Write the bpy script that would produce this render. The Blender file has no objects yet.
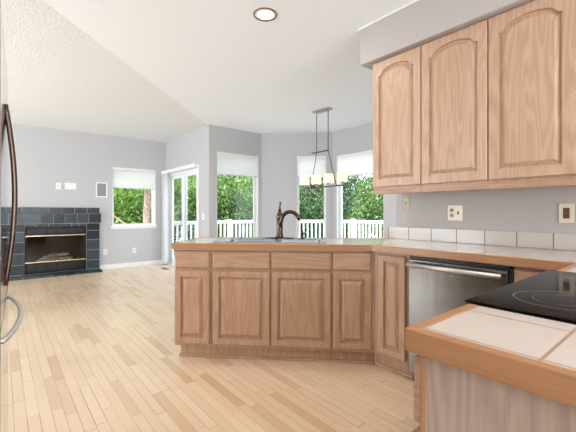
import bpy, math, random
from mathutils import Vector, Matrix
random.seed(7)
SC = bpy.context.scene
COL = SC.collection
R = math.radians
S2 = math.sqrt(.5)

# ---------------------------------------------------------------- camera
cam_d = bpy.data.cameras.new('camera')
cam = bpy.data.objects.new('camera', cam_d); COL.objects.link(cam)
cam_d.sensor_width = 36; cam_d.lens = 348.63 / 576 * 36
cam_d.shift_y = -(216 - 212.09) / 576
cam_d.clip_start = .01; cam_d.clip_end = 200
cam.location = (0, 0, 1.1565)
cam.rotation_euler = (R(90), 0, -R(39.494))
SC.camera = cam

# ---------------------------------------------------------------- world, sun, exposure
SC.view_settings.view_transform = 'Standard'
SC.view_settings.look = 'None'
SC.view_settings.gamma = 1
SC.view_settings.exposure = 0.14
SC.view_settings.use_curve_mapping = False
SC.cycles.use_denoising = True
SC.cycles.max_bounces = 10
SC.cycles.diffuse_bounces = 6
SC.cycles.transparent_max_bounces = 16
SC.cycles.sample_clamp_indirect = 6
w = bpy.data.worlds.new('sky'); SC.world = w; w.use_nodes = True
bg = w.node_tree.nodes['Background']
bg.inputs[0].default_value = (.80, .90, 1, 1); bg.inputs[1].default_value = 3.6
sd = bpy.data.lights.new('sun', 'SUN'); sun = bpy.data.objects.new('sun', sd); COL.objects.link(sun)
sd.energy = 5.4; sd.angle = R(1.5); sd.color = (1, .95, .86)
sun.rotation_euler = (R(38), 0, R(-70))

def area(name, loc, rot, sx, sy, power, color):
    d = bpy.data.lights.new(name, 'AREA'); d.shape = 'RECTANGLE'; d.size = sx; d.size_y = sy
    d.energy = power; d.color = color
    o = bpy.data.objects.new(name, d); COL.objects.link(o)
    o.location = loc; o.rotation_euler = rot
    return o
# added fill lights outside unseen rear and left windows, tilted up to brighten ceiling
area('fill_rear', (.6, -3.35, 1.4), (R(130), 0, 0), 3.4, 1.9, 130, (.98, .99, 1))
area('fill_left', (-4.4, 4.6, 1.4), (R(128), 0, R(-90)), 4.2, 1.9, 250, (.93, .97, 1))
RECESSED = [(1.602, 2.224, 7), (.2, -.9, 5), (1.602, -.7, 4), (-1.9, 1.0, 6), (-2.4, 4.2, 6)]  # first fixture is seen; the others are added unseen fill lights

# ---------------------------------------------------------------- node helpers
def lin(r, g, b):
    f = lambda c: (c / 255 / 12.92) if c / 255 <= .04045 else ((c / 255 + .055) / 1.055) ** 2.4
    return (f(r), f(g), f(b), 1)

class NT:
    def __init__(s, name):
        s.m = bpy.data.materials.new(name); s.m.use_nodes = True
        s.t = s.m.node_tree; s.n = s.t.nodes; s.l = s.t.links
        s.b = s.n['Principled BSDF']; s.out = s.n['Material Output']
    def node(s, ty, **kw):
        n = s.n.new(ty)
        for k, v in kw.items(): setattr(n, k, v)
        return n
    def put(s, sock, v):
        if hasattr(v, 'is_output') or isinstance(v, bpy.types.NodeSocket): s.l.new(v, sock)
        else: sock.default_value = v
    def math(s, op, a, b=None, c=None):
        n = s.node('ShaderNodeMath', operation=op)
        s.put(n.inputs[0], a)
        if b is not None: s.put(n.inputs[1], b)
        if c is not None: s.put(n.inputs[2], c)
        return n.outputs[0]
    def obj(s): return s.node('ShaderNodeTexCoord').outputs['Object']
    def sep(s, v):
        n = s.node('ShaderNodeSeparateXYZ'); s.l.new(v, n.inputs[0]); return n.outputs
    def comb(s, x, y, z):
        n = s.node('ShaderNodeCombineXYZ')
        for i, v in enumerate((x, y, z)): s.put(n.inputs[i], v)
        return n.outputs[0]
    def vmath(s, op, a, b):
        n = s.node('ShaderNodeVectorMath', operation=op); s.put(n.inputs[0], a); s.put(n.inputs[1], b); return n.outputs[0]
    def noise(s, v, scale=5, detail=3, rough=.55, dist=0):
        n = s.node('ShaderNodeTexNoise'); s.l.new(v, n.inputs['Vector'])
        n.inputs['Scale'].default_value = scale; n.inputs['Detail'].default_value = detail
        n.inputs['Roughness'].default_value = rough; n.inputs['Distortion'].default_value = dist
        return n.outputs['Fac']
    def white(s, v):
        n = s.node('ShaderNodeTexWhiteNoise', noise_dimensions='3D'); s.l.new(v, n.inputs['Vector']); return n.outputs['Value']
    def ramp(s, f, stops, interp='LINEAR'):
        n = s.node('ShaderNodeValToRGB'); n.color_ramp.interpolation = interp; s.put(n.inputs[0], f)
        e = n.color_ramp.elements
        while len(e) < len(stops): e.new(.5)
        for q, (p, c) in zip(e, stops): q.position = p; q.color = c
        return n.outputs[0]
    def mix(s, f, a, b, mode='MIX'):
        n = s.node('ShaderNodeMix', data_type='RGBA', blend_type=mode)
        s.put(n.inputs[0], f); s.put(n.inputs[6], a); s.put(n.inputs[7], b); return n.outputs[2]
    def bump(s, h, strength=.2, dist=.01):
        n = s.node('ShaderNodeBump'); n.inputs['Strength'].default_value = strength; n.inputs['Distance'].default_value = dist
        s.l.new(h, n.inputs['Height']); s.l.new(n.outputs[0], s.b.inputs['Normal'])
    def set(s, **kw):
        for k, v in kw.items(): s.put(s.b.inputs[k.replace('_', ' ')], v)
        return s

M = {}
def plain(name, rgb, rough=.5, metal=0, spec=.5, var=.04, scale=30, bump=0):
    """single colour with a faint procedural mottling"""
    t = NT(name); c = lin(*rgb)
    f = t.noise(t.obj(), scale, 3)
    d = tuple(max(0, x * (1 - var)) for x in c[:3]) + (1,)
    u = tuple(min(1, x * (1 + var)) for x in c[:3]) + (1,)
    col = t.ramp(f, [(.3, d), (.7, u)])
    t.set(Base_Color=col, Roughness=rough, Metallic=metal)
    t.b.inputs['Specular IOR Level'].default_value = spec
    if bump: t.bump(t.noise(t.obj(), scale * 4, 4), bump, .004)
    M[name] = t.m; return t.m

def oak(name, light, dark, axis='z', rough=.42, contrast=1.0):
    t = NT(name)
    rnd = t.node('ShaderNodeObjectInfo').outputs['Random']
    off = t.comb(t.math('MULTIPLY', rnd, 37.0), t.math('MULTIPLY', rnd, 11.0), t.math('MULTIPLY', rnd, 23.0))
    v = t.vmath('ADD', t.obj(), off)
    sc = {'z': ((1, 1, .09), (1, 1, .03)), 'x': ((.09, 1, 1), (.03, 1, 1)), 'y': ((1, .09, 1), (1, .03, 1))}[axis]
    a = t.noise(t.vmath('MULTIPLY', v, sc[0]), 6.5, 2, .5)
    rings = t.math('MULTIPLY_ADD', t.math('SINE', t.math('MULTIPLY', a, 95.0)), .5, .5)
    fine = t.noise(t.vmath('MULTIPLY', v, sc[1]), 260, 3, .6)
    broad = t.noise(t.vmath('MULTIPLY', v, sc[0]), 3, 2)
    f = t.math('ADD', t.math('MULTIPLY', rings, .26 * contrast), t.math('MULTIPLY', fine, .62))
    f = t.math('ADD', f, t.math('MULTIPLY', t.math('SUBTRACT', broad, .5), .5))
    col = t.ramp(f, [(.18, lin(*light)), (.80, lin(*dark))])
    t.set(Base_Color=col, Roughness=rough)
    t.bump(fine, .06, .002)
    M[name] = t.m; return t.m

oak('oak_vertical', (200, 167, 142), (170, 135, 110))
oak('oak_horizontal', (200, 167, 142), (170, 135, 110), 'x')
oak('oak_end_panel', (184, 166, 156), (158, 139, 129), 'z', .5, 1.2)
oak('oak_edging', (176, 131, 94), (146, 99, 66), 'x', .3, .5)
oak('oak_edging_y', (176, 131, 94), (146, 99, 66), 'y', .3, .5)
oak('oak_shaded', (186, 149, 122), (155, 116, 90))  # same oak darkened; backlit tone of the base fronts is in the colour
oak('oak_shaded_horizontal', (186, 149, 122), (155, 116, 90), 'x')
plain('dark_gap', (40, 26, 20), .8)
plain('wall_paint', (191, 192, 196), .75, bump=.05, scale=40, var=.012)
plain('kitchen_paint', (181, 175, 173), .75, bump=.05, scale=40, var=.012)
plain('ceiling_paint', (238, 244, 252), .85, bump=.08, scale=50, var=.01)
plain('white_trim', (240, 240, 242), .4, var=.01)
plain('white_vinyl', (236, 238, 240), .35, var=.01)
plain('blind_grey', (200, 204, 208), .5, var=.02)  # grey of the blind wand and bottom rails
plain('steel_frame', (120, 120, 124), .35, 1)
plain('beige_plate', (226, 214, 198), .35, var=.01)
plain('beige_device', (196, 172, 138), .35, var=.01)
plain('brown_device', (112, 74, 48), .35, var=.03)
plain('tan_plate', (176, 156, 130), .35, var=.02)
plain('white_plate', (236, 236, 238), .35, var=.01)
plain('grey_mesh', (140, 144, 146), .6, var=.12, scale=220)
plain('slot_dark', (28, 26, 26), .6)
plain('black_plastic', (14, 14, 15), .4)
plain('black_iron', (16, 16, 18), .45, .2)
plain('firebrick', (74, 68, 62), .9, var=.3, scale=14)
plain('log_bark', (170, 156, 142), .95, var=.35, scale=40, bump=.5)
plain('louver_black', (30, 34, 40), .3, .1)
plain('brass', (226, 208, 178), .22, 1)
plain('bronze', (90, 76, 67), .26, 1, var=.12)
plain('handle_reflect_dark', (96, 78, 70), .3, 1, var=.06)  # stainless handle with its dark reflection put into the colour
plain('handle_silver', (214, 212, 208), .5, 1, var=.04)
plain('nickel', (186, 186, 186), .3, 1)
plain('dark_nickel', (92, 92, 94), .35, 1)
plain('sink_steel', (196, 198, 200), .22, 1)
plain('deck_paint', (190, 186, 180), .7, var=.06, scale=9)
plain('rail_white', (214, 216, 220), .5, var=.01)
plain('ring_grey', (92, 86, 84), .2)
plain('fridge_side', (120, 120, 124), .5, .3)
plain('bronze_trim', (120, 92, 74), .4, .6)
plain('grass', (92, 118, 58), .95, var=.35, scale=3)
plain('bark', (92, 76, 64), .95, var=.4, scale=20, bump=.6)
plain('bark_red', (168, 138, 124), .95, var=.25, scale=14, bump=.5)
plain('vent_beige', (180, 168, 150), .5, .2)

# brushed stainless
def brushed(name, rgb, rough, stretch):
    t = NT(name)
    v = t.vmath('MULTIPLY', t.obj(), stretch)
    n = t.noise(v, 90, 3, .6)
    b = t.noise(t.vmath('MULTIPLY', t.obj(), (5, 5, .3)), 1.6, 2)
    c = lin(*rgb)
    col = t.ramp(n, [(.3, tuple(x * .9 for x in c[:3]) + (1,)), (.7, c)])
    t.set(Base_Color=col, Metallic=1.0, Roughness=t.math('MULTIPLY_ADD', b, .1, rough - .05))
    t.b.inputs['Anisotropic'].default_value = .6
    if name == 'stainless': t.bump(t.noise(t.vmath('MULTIPLY', t.obj(), (1, 1, .06)), 9, 2), .18, .01)
    M[name] = t.m
brushed('stainless', (122, 119, 116), .2, (.03, 1, 1))
brushed('fridge_stainless', (206, 208, 208), .07, (1, .03, 1))

# black ceramic glass
t = NT('ceramic_glass'); t.set(Base_Color=t.ramp(t.noise(t.obj(), 400, 1), [(.45, lin(14, 12, 12)), (.75, lin(26, 22, 21))]), Roughness=.07); t.b.inputs['IOR'].default_value = 1.15; M['ceramic_glass'] = t.m

# clear pane
def pane(name, gloss, tint):
    t = NT(name); t.n.remove(t.b)
    a = t.node('ShaderNodeBsdfTransparent'); a.inputs[0].default_value = tint
    g = t.node('ShaderNodeBsdfGlossy'); g.inputs['Roughness'].default_value = .03
    f = t.node('ShaderNodeLayerWeight'); f.inputs[0].default_value = .5
    mx = t.node('ShaderNodeMixShader'); t.l.new(t.math('MULTIPLY_ADD', t.math('POWER', f.outputs['Facing'], 5.0), .9 * gloss, .03 * gloss), mx.inputs[0])
    t.l.new(a.outputs[0], mx.inputs[1]); t.l.new(g.outputs[0], mx.inputs[2]); t.l.new(mx.outputs[0], t.out.inputs[0]); M[name] = t.m
pane('clear_glass', .7, (.97, .985, .98, 1))
pane('smoked_glass', .9, (.86, .84, .82, 1))

# light cloth of shades
def cloth(name, rgb, trans, emis=None, es=0):
    t = NT(name); t.n.remove(t.b)
    v = t.obj(); f = t.math('MULTIPLY_ADD', t.math('SINE', t.math('MULTIPLY', t.sep(v)[2], 330.0)), .5, .5)
    c = lin(*rgb); col = t.ramp(f, [(0, tuple(x * .97 for x in c[:3]) + (1,)), (1, c)])
    a = t.node('ShaderNodeBsdfDiffuse'); b = t.node('ShaderNodeBsdfTranslucent')
    t.l.new(col, a.inputs[0]); t.l.new(col, b.inputs[0])
    mx = t.node('ShaderNodeMixShader'); mx.inputs[0].default_value = trans
    t.l.new(a.outputs[0], mx.inputs[1]); t.l.new(b.outputs[0], mx.inputs[2]); o = mx.outputs[0]
    if emis:
        e = t.node('ShaderNodeEmission'); e.inputs[0].default_value = lin(*emis); e.inputs[1].default_value = es
        ad = t.node('ShaderNodeAddShader'); t.l.new(o, ad.inputs[0]); t.l.new(e.outputs[0], ad.inputs[1]); o = ad.outputs[0]
    t.l.new(o, t.out.inputs[0]); M[name] = t.m
cloth('shade_cloth', (250, 250, 250), .5)
cloth('blind_slat', (236, 238, 240), .3)
cloth('lamp_cloth', (244, 232, 214), .3, (255, 230, 202), .5)

def glow(name, rgb, s):
    t = NT(name); t.n.remove(t.b); e = t.node('ShaderNodeEmission')
    e.inputs[0].default_value = lin(*rgb); e.inputs[1].default_value = s; t.l.new(e.outputs[0], t.out.inputs[0]); M[name] = t.m
glow('bulb', (255, 240, 215), 5)
glow('bulb_soft', (255, 220, 170), 2.0)

# strip wood floor: 57 mm strips along Y with random end joints
t = NT('strip_floor'); x, y, z = t.sep(t.obj())
row = t.math('DIVIDE', x, .057); ri = t.math('FLOOR', row); rf = t.math('FRACT', row)
rr = t.white(t.comb(ri, 3.0, 1.0))
yp = t.math('ADD', t.math('DIVIDE', y, .52), t.math('MULTIPLY', rr, 9.0)); yi = t.math('FLOOR', yp); yf = t.math('FRACT', yp)
pr = t.white(t.comb(ri, yi, 5.0)); pr2 = t.white(t.comb(yi, ri, 9.0))
grain = t.noise(t.vmath('ADD', t.vmath('MULTIPLY', t.obj(), (1, .05, 1)), t.comb(t.math('MULTIPLY', pr, 13.0), 0, 0)), 90, 4, .6)
broad = t.noise(t.obj(), 1.1, 3)
col = t.ramp(pr, [(0, lin(238, 213, 183)), (.35, lin(231, 203, 171)), (.7, lin(235, 209, 178)), (1, lin(214, 179, 142))])
col = t.mix(t.math('MULTIPLY', t.ramp(grain, [(.45, (0, 0, 0, 1)), (.8, (1, 1, 1, 1))]), .16), col, lin(200, 162, 124))
wear = t.ramp(t.noise(t.obj(), .9, 4, .6), [(.5, (0, 0, 0, 1)), (.72, (1, 1, 1, 1))])
col = t.mix(t.math('MULTIPLY', wear, .34), col, lin(196, 164, 132))
spot = None
for (sx, sy, ax, ay) in ((.82, 5.75, .42, 1.0), (.45, 5.2, .3, .5), (1.25, 5.5, .2, .6)):
    dd = t.math('ADD', t.math('POWER', t.math('ABSOLUTE', t.math('DIVIDE', t.math('SUBTRACT', x, sx), ax)), 2.0), t.math('POWER', t.math('ABSOLUTE', t.math('DIVIDE', t.math('SUBTRACT', y, sy), ay)), 2.0))
    q = t.math('MAXIMUM', t.math('SUBTRACT', 1.0, dd), 0.0); spot = q if spot is None else t.math('MAXIMUM', spot, q)
spot = t.math('MULTIPLY', spot, t.ramp(t.noise(t.vmath('MULTIPLY', t.obj(), (1, .35, 1)), 9, 4, .6), [(.35, (0, 0, 0, 1)), (.65, (1, 1, 1, 1))]))
col = t.mix(t.math('MULTIPLY', spot, .6), col, lin(176, 142, 108))
gx = t.math('LESS_THAN', t.math('MINIMUM', rf, t.math('SUBTRACT', 1.0, rf)), .026)
gy = t.math('LESS_THAN', yf, .0055)
gap = t.math('MAXIMUM', gx, gy)
gapv = t.math('MULTIPLY', gap, t.math('MULTIPLY_ADD', t.math('POWER', pr2, 2.5), .75, .25))
col = t.mix(gapv, col, lin(92, 60, 38))
t.set(Base_Color=col, Roughness=t.math('MULTIPLY_ADD', grain, .15, .30))
t.b.inputs['Specular IOR Level'].default_value = .5; t.b.inputs['Coat Weight'].default_value = .9; t.b.inputs['Coat Roughness'].default_value = .32
t.bump(t.math('SUBTRACT', t.math('MULTIPLY', grain, .05), gap), .12, .002)
M['strip_floor'] = t.m

# knockdown ceiling
t = NT('knockdown'); n = t.noise(t.obj(), 75, 4, .7)
n2 = t.noise(t.obj(), 22, 3, .6)
f = t.ramp(n, [(.42, (0, 0, 0, 1)), (.6, (1, 1, 1, 1))])
t.set(Base_Color=t.mix(f, lin(218, 221, 224), lin(248, 251, 255)), Roughness=.9); t.bump(t.math('ADD', f, n2), .45, .006); M['knockdown'] = t.m

# square tiles with grout, grid in object space
def tiles(name, axes, pitch, phase, tile, tile2, grout, gw, rough, var=1.0):
    t = NT(name); o = t.sep(t.obj()); g = None; ids = []
    for k, ax in enumerate(axes):
        q = t.math('DIVIDE', t.math('SUBTRACT', o[ax], phase[k]), pitch[k]); fr = t.math('FRACT', q); ids.append(t.math('FLOOR', q))
        e = t.math('LESS_THAN', t.math('MINIMUM', fr, t.math('SUBTRACT', 1.0, fr)), gw / pitch[k] / 2)
        g = e if g is None else t.math('MAXIMUM', g, e)
    r = t.white(t.comb(ids[0], ids[1] if len(ids) > 1 else 0.0, 2.0))
    mott = t.noise(t.obj(), 9, 4, .6)
    fac = t.math('ADD', t.math('MULTIPLY', r, .65 * var), t.math('MULTIPLY', mott, .45))
    col = t.mix(fac, lin(*tile), lin(*tile2)); col = t.mix(g, col, lin(*grout))
    t.set(Base_Color=col, Roughness=t.math('MULTIPLY_ADD', g, .5, rough)); t.bump(t.math('SUBTRACT', 1.0, g), .25, .002); M[name] = t.m
tiles('counter_tile', (0, 1), (.207, .207), (.893, .178), (200, 192, 186), (192, 183, 176), (158, 130, 106), .006, .12, .3)
tiles('run_tile', (0, 1), (.2085, .2085), (2.132, .652), (206, 198, 190), (198, 188, 180), (158, 130, 106), .005, .12, .3)
tiles('peninsula_tile', (0, 1), (.207, .207), (.03, .03), (228, 220, 210), (222, 214, 202), (170, 150, 130), .005, .12, .3)
tiles('splash_tile', (1,), (.2085,), (.652,), (204, 195, 188), (196, 186, 178), (112, 88, 70), .006, .18, .3)

def slate(name):
    t = NT(name); r = t.node('ShaderNodeObjectInfo').outputs['Random']
    g = t.node('ShaderNodeNewGeometry').outputs['Random Per Island']
    mott = t.noise(t.obj(), 7, 5, .65, .6)
    f = t.math('ADD', t.math('MULTIPLY', g, .6), t.math('MULTIPLY', mott, .5))
    t.set(Base_Color=t.ramp(f, [(.15, lin(16, 21, 27)), (.5, lin(28, 36, 44)), (.9, lin(62, 74, 84))]), Roughness=.28)
    t.bump(mott, .25, .006); M[name] = t.m
slate('slate_tile')
plain('grout_grey', (158, 164, 166), .9)

def leafmat(name, cols):
    t = NT(name); t.n.remove(t.b)
    g = t.node('ShaderNodeNewGeometry').outputs['Random Per Island']
    col = t.ramp(g, [(i / (len(cols) - 1), lin(*c)) for i, c in enumerate(cols)])
    a = t.node('ShaderNodeBsdfDiffuse'); b = t.node('ShaderNodeBsdfTranslucent')
    t.l.new(col, a.inputs[0]); t.l.new(col, b.inputs[0]); mx = t.node('ShaderNodeMixShader'); mx.inputs[0].default_value = .4
    t.l.new(a.outputs[0], mx.inputs[1]); t.l.new(b.outputs[0], mx.inputs[2]); t.l.new(mx.outputs[0], t.out.inputs[0]); M[name] = t.m
leafmat('leaf_green', [(40, 64, 30), (92, 128, 60), (132, 164, 90), (186, 204, 152)])
leafmat('leaf_dark', [(30, 52, 30), (68, 100, 60), (104, 136, 90), (168, 186, 150)])
leafmat('leaf_yellow', [(96, 134, 50), (140, 176, 80), (178, 206, 118), (208, 224, 160)])

# ---------------------------------------------------------------- mesh helpers
class MB:
    def __init__(s): s.v = []; s.f = []; s.sm = []
    def add(s, vs, fs, smooth=False, mx=None):
        o = len(s.v)
        s.v += [tuple(mx @ Vector(q)) if mx else tuple(q) for q in vs]
        s.f += [tuple(i + o for i in f) for f in fs]; s.sm += [smooth] * len(fs); return s
    def box(s, x0, x1, y0, y1, z0, z1, mx=None):
        return s.add([(x0, y0, z0), (x1, y0, z0), (x1, y1, z0), (x0, y1, z0), (x0, y0, z1), (x1, y0, z1), (x1, y1, z1), (x0, y1, z1)],
                     [(0, 3, 2, 1), (4, 5, 6, 7), (0, 1, 5, 4), (1, 2, 6, 5), (2, 3, 7, 6), (3, 0, 4, 7)], False, mx)
    def prism(s, poly, z0, z1):
        n = len(poly); a = sum(poly[i][0] * poly[(i + 1) % n][1] - poly[(i + 1) % n][0] * poly[i][1] for i in range(n))
        if a < 0: poly = poly[::-1]
        vs = [(p[0], p[1], z0) for p in poly] + [(p[0], p[1], z1) for p in poly]
        return s.add(vs, [tuple(range(n - 1, -1, -1)), tuple(range(n, 2 * n))] + [(i, (i + 1) % n, n + (i + 1) % n, n + i) for i in range(n)])
    def lathe(s, prof, n=24, mx=None, caps=True, smooth=True):
        vs = []; fs = []
        for r, z in prof:
            for k in range(n): a = 2 * math.pi * k / n; vs.append((r * math.cos(a), r * math.sin(a), z))
        for j in range(len(prof) - 1):
            for k in range(n): k2 = (k + 1) % n; fs.append((j * n + k, j * n + k2, (j + 1) * n + k2, (j + 1) * n + k))
        if caps: fs.append(tuple(range(n - 1, -1, -1))); fs.append(tuple((len(prof) - 1) * n + k for k in range(n)))
        return s.add(vs, fs, smooth, mx)
    def cyl(s, a, b, r, n=12, r2=None):
        return s.tube([a, b], [r, r if r2 is None else r2], n)
    def tube(s, pts, rad, n=10, flat=1.0):
        pts = [Vector(p) for p in pts]
        if not hasattr(rad, '__len__'): rad = [rad] * len(pts)
        vs = []; fs = []; ref = None
        for i, p in enumerate(pts):
            d = (pts[min(i + 1, len(pts) - 1)] - pts[max(i - 1, 0)]).normalized()
            if ref is None: ref = Vector((0, 0, 1)) if abs(d.z) < .9 else Vector((1, 0, 0))
            u = (ref - d * ref.dot(d)).normalized(); ref = u; v = d.cross(u)
            for k in range(n):
                a = 2 * math.pi * k / n; vs.append(p + u * math.cos(a) * rad[i] + v * math.sin(a) * rad[i] * flat)
        for j in range(len(pts) - 1):
            for k in range(n): k2 = (k + 1) % n; fs.append((j * n + k, j * n + k2, (j + 1) * n + k2, (j + 1) * n + k))
        fs.append(tuple(range(n - 1, -1, -1))); fs.append(tuple((len(pts) - 1) * n + k for k in range(n)))
        return s.add(vs, fs, True)
    def build(s, name, mat, parent=None, loc=(0, 0, 0), rz=0, bevel=0, seg=2):
        me = bpy.data.meshes.new(name); me.from_pydata(s.v, [], s.f); me.update()
        me.polygons.foreach_set('use_smooth', s.sm)
        me.materials.append(M[mat] if isinstance(mat, str) else mat)
        o = bpy.data.objects.new(name, me); COL.objects.link(o); o.location = loc; o.rotation_euler = (0, 0, rz)
        if parent: o.parent = parent
        if bevel:
            b = o.modifiers.new('bevel', 'BEVEL'); b.width = bevel; b.segments = seg; b.limit_method = 'ANGLE'; b.angle_limit = R(40)
        return o

def thing(name, label, cat, loc=(0, 0, 0), rz=0, group=None):
    o = bpy.data.objects.new(name, None); COL.objects.link(o); o.location = loc; o.rotation_euler = (0, 0, rz)
    o.empty_display_size = .1
    return tag(o, label, cat, group)
def tag(o, label, cat, group=None):
    o['label'] = label; o['category'] = cat
    if group: o['group'] = group
    return o
def struct(o, label=None):
    o['kind'] = 'structure'
    if label: o['label'] = label
    return o
def copy_tree(o, parent=None):
    c = o.copy(); COL.objects.link(c); c.parent = parent
    for ch in o.children: copy_tree(ch, c)
    return c

# ---------------------------------------------------------------- room shell
H = 2.707
TH = .14
XW = 2.784          # kitchen wall
FAR = 7.773
XD = 2.85
NA = 5.66
NX = 3.987
XC = 4.98
YC = NA - (XC - NX)
YE = 1.965
outline = [(-4, FAR), (XD, FAR), (XD, NA), (NX, NA), (XC, YC), (XC, YE), (XW, YE), (XW, -3), (-4, -3)]
def grow(poly, d):
    n = len(poly); out = []
    for i in range(n):
        a = Vector(poly[i - 1]); b = Vector(poly[i]); c = Vector(poly[(i + 1) % n])
        d1 = (b - a).normalized(); d2 = (c - b).normalized()
        n1 = Vector((-d1.y, d1.x)); n2 = Vector((-d2.y, d2.x))
        k = d / (1 + n1.dot(n2)); out.append(tuple(b + (n1 + n2) * k))
    return out
outer = grow(outline, TH)
struct(MB().prism(outer, -.12, 0).build('floor', 'strip_floor'))
# ceiling: textured living part and smooth kitchen part, divided by a diagonal line x - y = CB
CB = (2.85 - .14 * 0) - 5.72
cb0 = (-3 + CB * -1, -3)
def clip(poly, keep):
    out = []
    n = len(poly)
    g = lambda p: (p[0] - p[1] - CB) * keep
    for i in range(n):
        a, b = poly[i], poly[(i + 1) % n]
        if g(a) >= 0: out.append(a)
        if (g(a) >= 0) != (g(b) >= 0):
            k = g(a) / (g(a) - g(b)); out.append((a[0] + (b[0] - a[0]) * k, a[1] + (b[1] - a[1]) * k))
    return out
living = [p for p in clip(outer, -1)]
smooth_c = [p for p in clip(outer, 1)]
struct(MB().prism(smooth_c, H, H + .15).build('ceiling', 'ceiling_paint'), 'smooth white ceiling over the kitchen and nook')
struct(MB().prism(living, H, H + .15).build('ceiling', 'knockdown'), 'textured white ceiling over the living room')

def wall(name, A, B, opens=(), mat='wall_paint', z1=H, ext=(0, 0)):
    A = Vector(A); B = Vector(B); L = (B - A).length; d = (B - A) / L; ang = math.atan2(d.y, d.x)
    ts = sorted({-ext[0], L + ext[1]} | {v for o in opens for v in o[:2]}); zs = sorted({0, z1} | {v for o in opens for v in o[2:4]})
    m = MB()
    for i in range(len(ts) - 1):
        run = None
        for j in range(len(zs) - 1):
            tc = (ts[i] + ts[i + 1]) / 2; zc = (zs[j] + zs[j + 1]) / 2
            solid = not any(o[0] < tc < o[1] and o[2] < zc < o[3] for o in opens)
            if solid: m.box(ts[i], ts[i + 1], 0, TH, zs[j], zs[j + 1])
    o = m.build(name, mat, loc=(A.x, A.y, 0), rz=ang); struct(o)
    return ang

W1 = (5.758, 6.628, .865, 2.083)
FP = (4.324, 5.285, .04, .89)
DR = (.05, 1.66, 0, 2.0)
WA = (.157, 1.058, .45, 2.252)
WB = (.695, 1.273, .45, 2.26)
WC = (.092, 1.70, .45, 2.24)
RW = (.5, 3.9, .55, 2.45)
LW = (5.5, 9.7, .55, 2.45)
a_far = wall('wall_far', outline[0], outline[1], [W1, FP], ext=(TH, TH))
a_door = wall('wall_right', outline[1], outline[2], [DR])
wall('wall_nook_left', outline[2], outline[3], [WA], ext=(-TH, 0))
wall('wall_nook_middle', outline[3], outline[4], [WB])
wall('wall_nook_right', outline[4], outline[5], [WC], ext=(0, TH))
wall('wall_nook_return', outline[5], outline[6], [])
wall('wall_kitchen', outline[6], outline[7], [], 'kitchen_paint', ext=(-TH, TH))
wall('wall_rear', outline[7], outline[8], [RW], ext=(0, TH))
wall('wall_left', outline[8], outline[0], [LW])
# partition behind the refrigerator
struct(MB().box(-.98, -.86, .85, 2.4, 0, H).build('wall_partition', 'wall_paint'))

def window(name, A, B, op, sill=False, mull=False):
    A = Vector(A); B = Vector(B); d = (B - A).normalized()
    e = bpy.data.objects.new(name, None); COL.objects.link(e); e.location = (A.x, A.y, 0); e.rotation_euler = (0, 0, math.atan2(d.y, d.x)); struct(e)
    x0, x1, z0, z1 = op; x0 += .001; x1 -= .001; z0 += .001; z1 -= .001; f = .045; y0, y1 = .075, .125
    m = MB(); m.box(x0, x0 + f, y0, y1, z0, z1).box(x1 - f, x1, y0, y1, z0, z1).box(x0 + f, x1 - f, y0, y1, z0, z0 + f).box(x0 + f, x1 - f, y0, y1, z1 - f, z1)
    if mull:
        c = (x0 + x1) / 2; m.box(c - .03, c + .03, y0, y1, z0 + f, z1 - f)
    m.build('window_frame', 'white_vinyl', e, bevel=.004)
    MB().box(x0 + f - .003, x1 - f + .003, .098, .102, z0 + f - .003, z1 - f + .003).build('pane', 'clear_glass', e)
    # painted reveal lining
    MB().box(x0, x0 + .004, .002, y0, z0, z1).box(x1 - .004, x1, .002, y0, z0, z1).box(x0 + .004, x1 - .004, .002, y0, z1 - .004, z1).build('reveal', 'white_trim', e)
    if sill:
        MB().box(x0 - .03, x1 + .03, -.035, -.001, z0 - .02, z0 + .012).box(x0, x1, -.001, y0, z0, z0 + .012).build('sill', 'white_trim', e, bevel=.004)
        MB().box(x0 - .02, x1 + .02, -.016, -.001, z0 - .06, z0 - .021).build('apron', 'white_trim', e, bevel=.003)
    return e
window('window_1', outline[0], outline[1], W1, sill=True)
window('window_2', outline[2], outline[3], WA, sill=True)
window('window_3', outline[3], outline[4], WB, sill=True)
window('window_4', outline[4], outline[5], WC, sill=True)
window('window_added_rear', outline[7], outline[8], RW, mull=True)  # added unseen rear window, an opening for the fill light
window('window_added_left', outline[8], outline[0], LW, mull=True)  # added unseen left window, lets the other fill light in

def shade(A, B, op, zb, label):
    A = Vector(A); B = Vector(B); d = (B - A).normalized(); r = math.atan2(d.y, d.x)
    x0, x1, z1 = op[0] + .006, op[1] - .006, op[3] - .006; wd = x1 - x0
    nrm = Vector((-d.y, d.x)); p = A + d * x0
    e = thing('cellular_shade', label, 'window shade', (p.x, p.y, zb), r, 'pleated shades on the windows')
    h = z1 - zb
    # pleated cloth: zigzag in depth
    n = int(h / .019); m = MB(); vs = []; fs = []
    for i in range(n + 1):
        z = .012 + (h - .035 - .012) * i / n; y = .018 + (.003 if i % 2 else -.002)
        vs += [(0, y, z), (wd, y, z)]
    for i in range(n): fs.append((2 * i, 2 * i + 1, 2 * i + 3, 2 * i + 2))
    b = len(vs)
    vs2 = [(x, .050 - y, z) for x, y, z in vs]
    fs2 = [tuple(reversed([j for j in f])) for f in fs]
    m.add(vs, fs); m.add(vs2, fs2); m.build('pleated_cloth', 'shade_cloth', e)
    MB().box(0, wd, .004, .046, h - .035, h).build('headrail', 'white_trim', e, bevel=.003)
    MB().box(0, wd, .008, .042, 0, .012).build('bottom_rail', 'blind_grey', e, bevel=.003)
shade(outline[0], outline[1], W1, 1.652, 'white pleated shade half lowered on the living room window beside the fireplace')
shade(outline[2], outline[3], WA, 1.84, 'white pleated shade on the nook window directly behind the left side of the sink')
shade(outline[3], outline[4], WB, 1.83, 'white pleated shade on the narrow middle window behind the chandelier')
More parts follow.
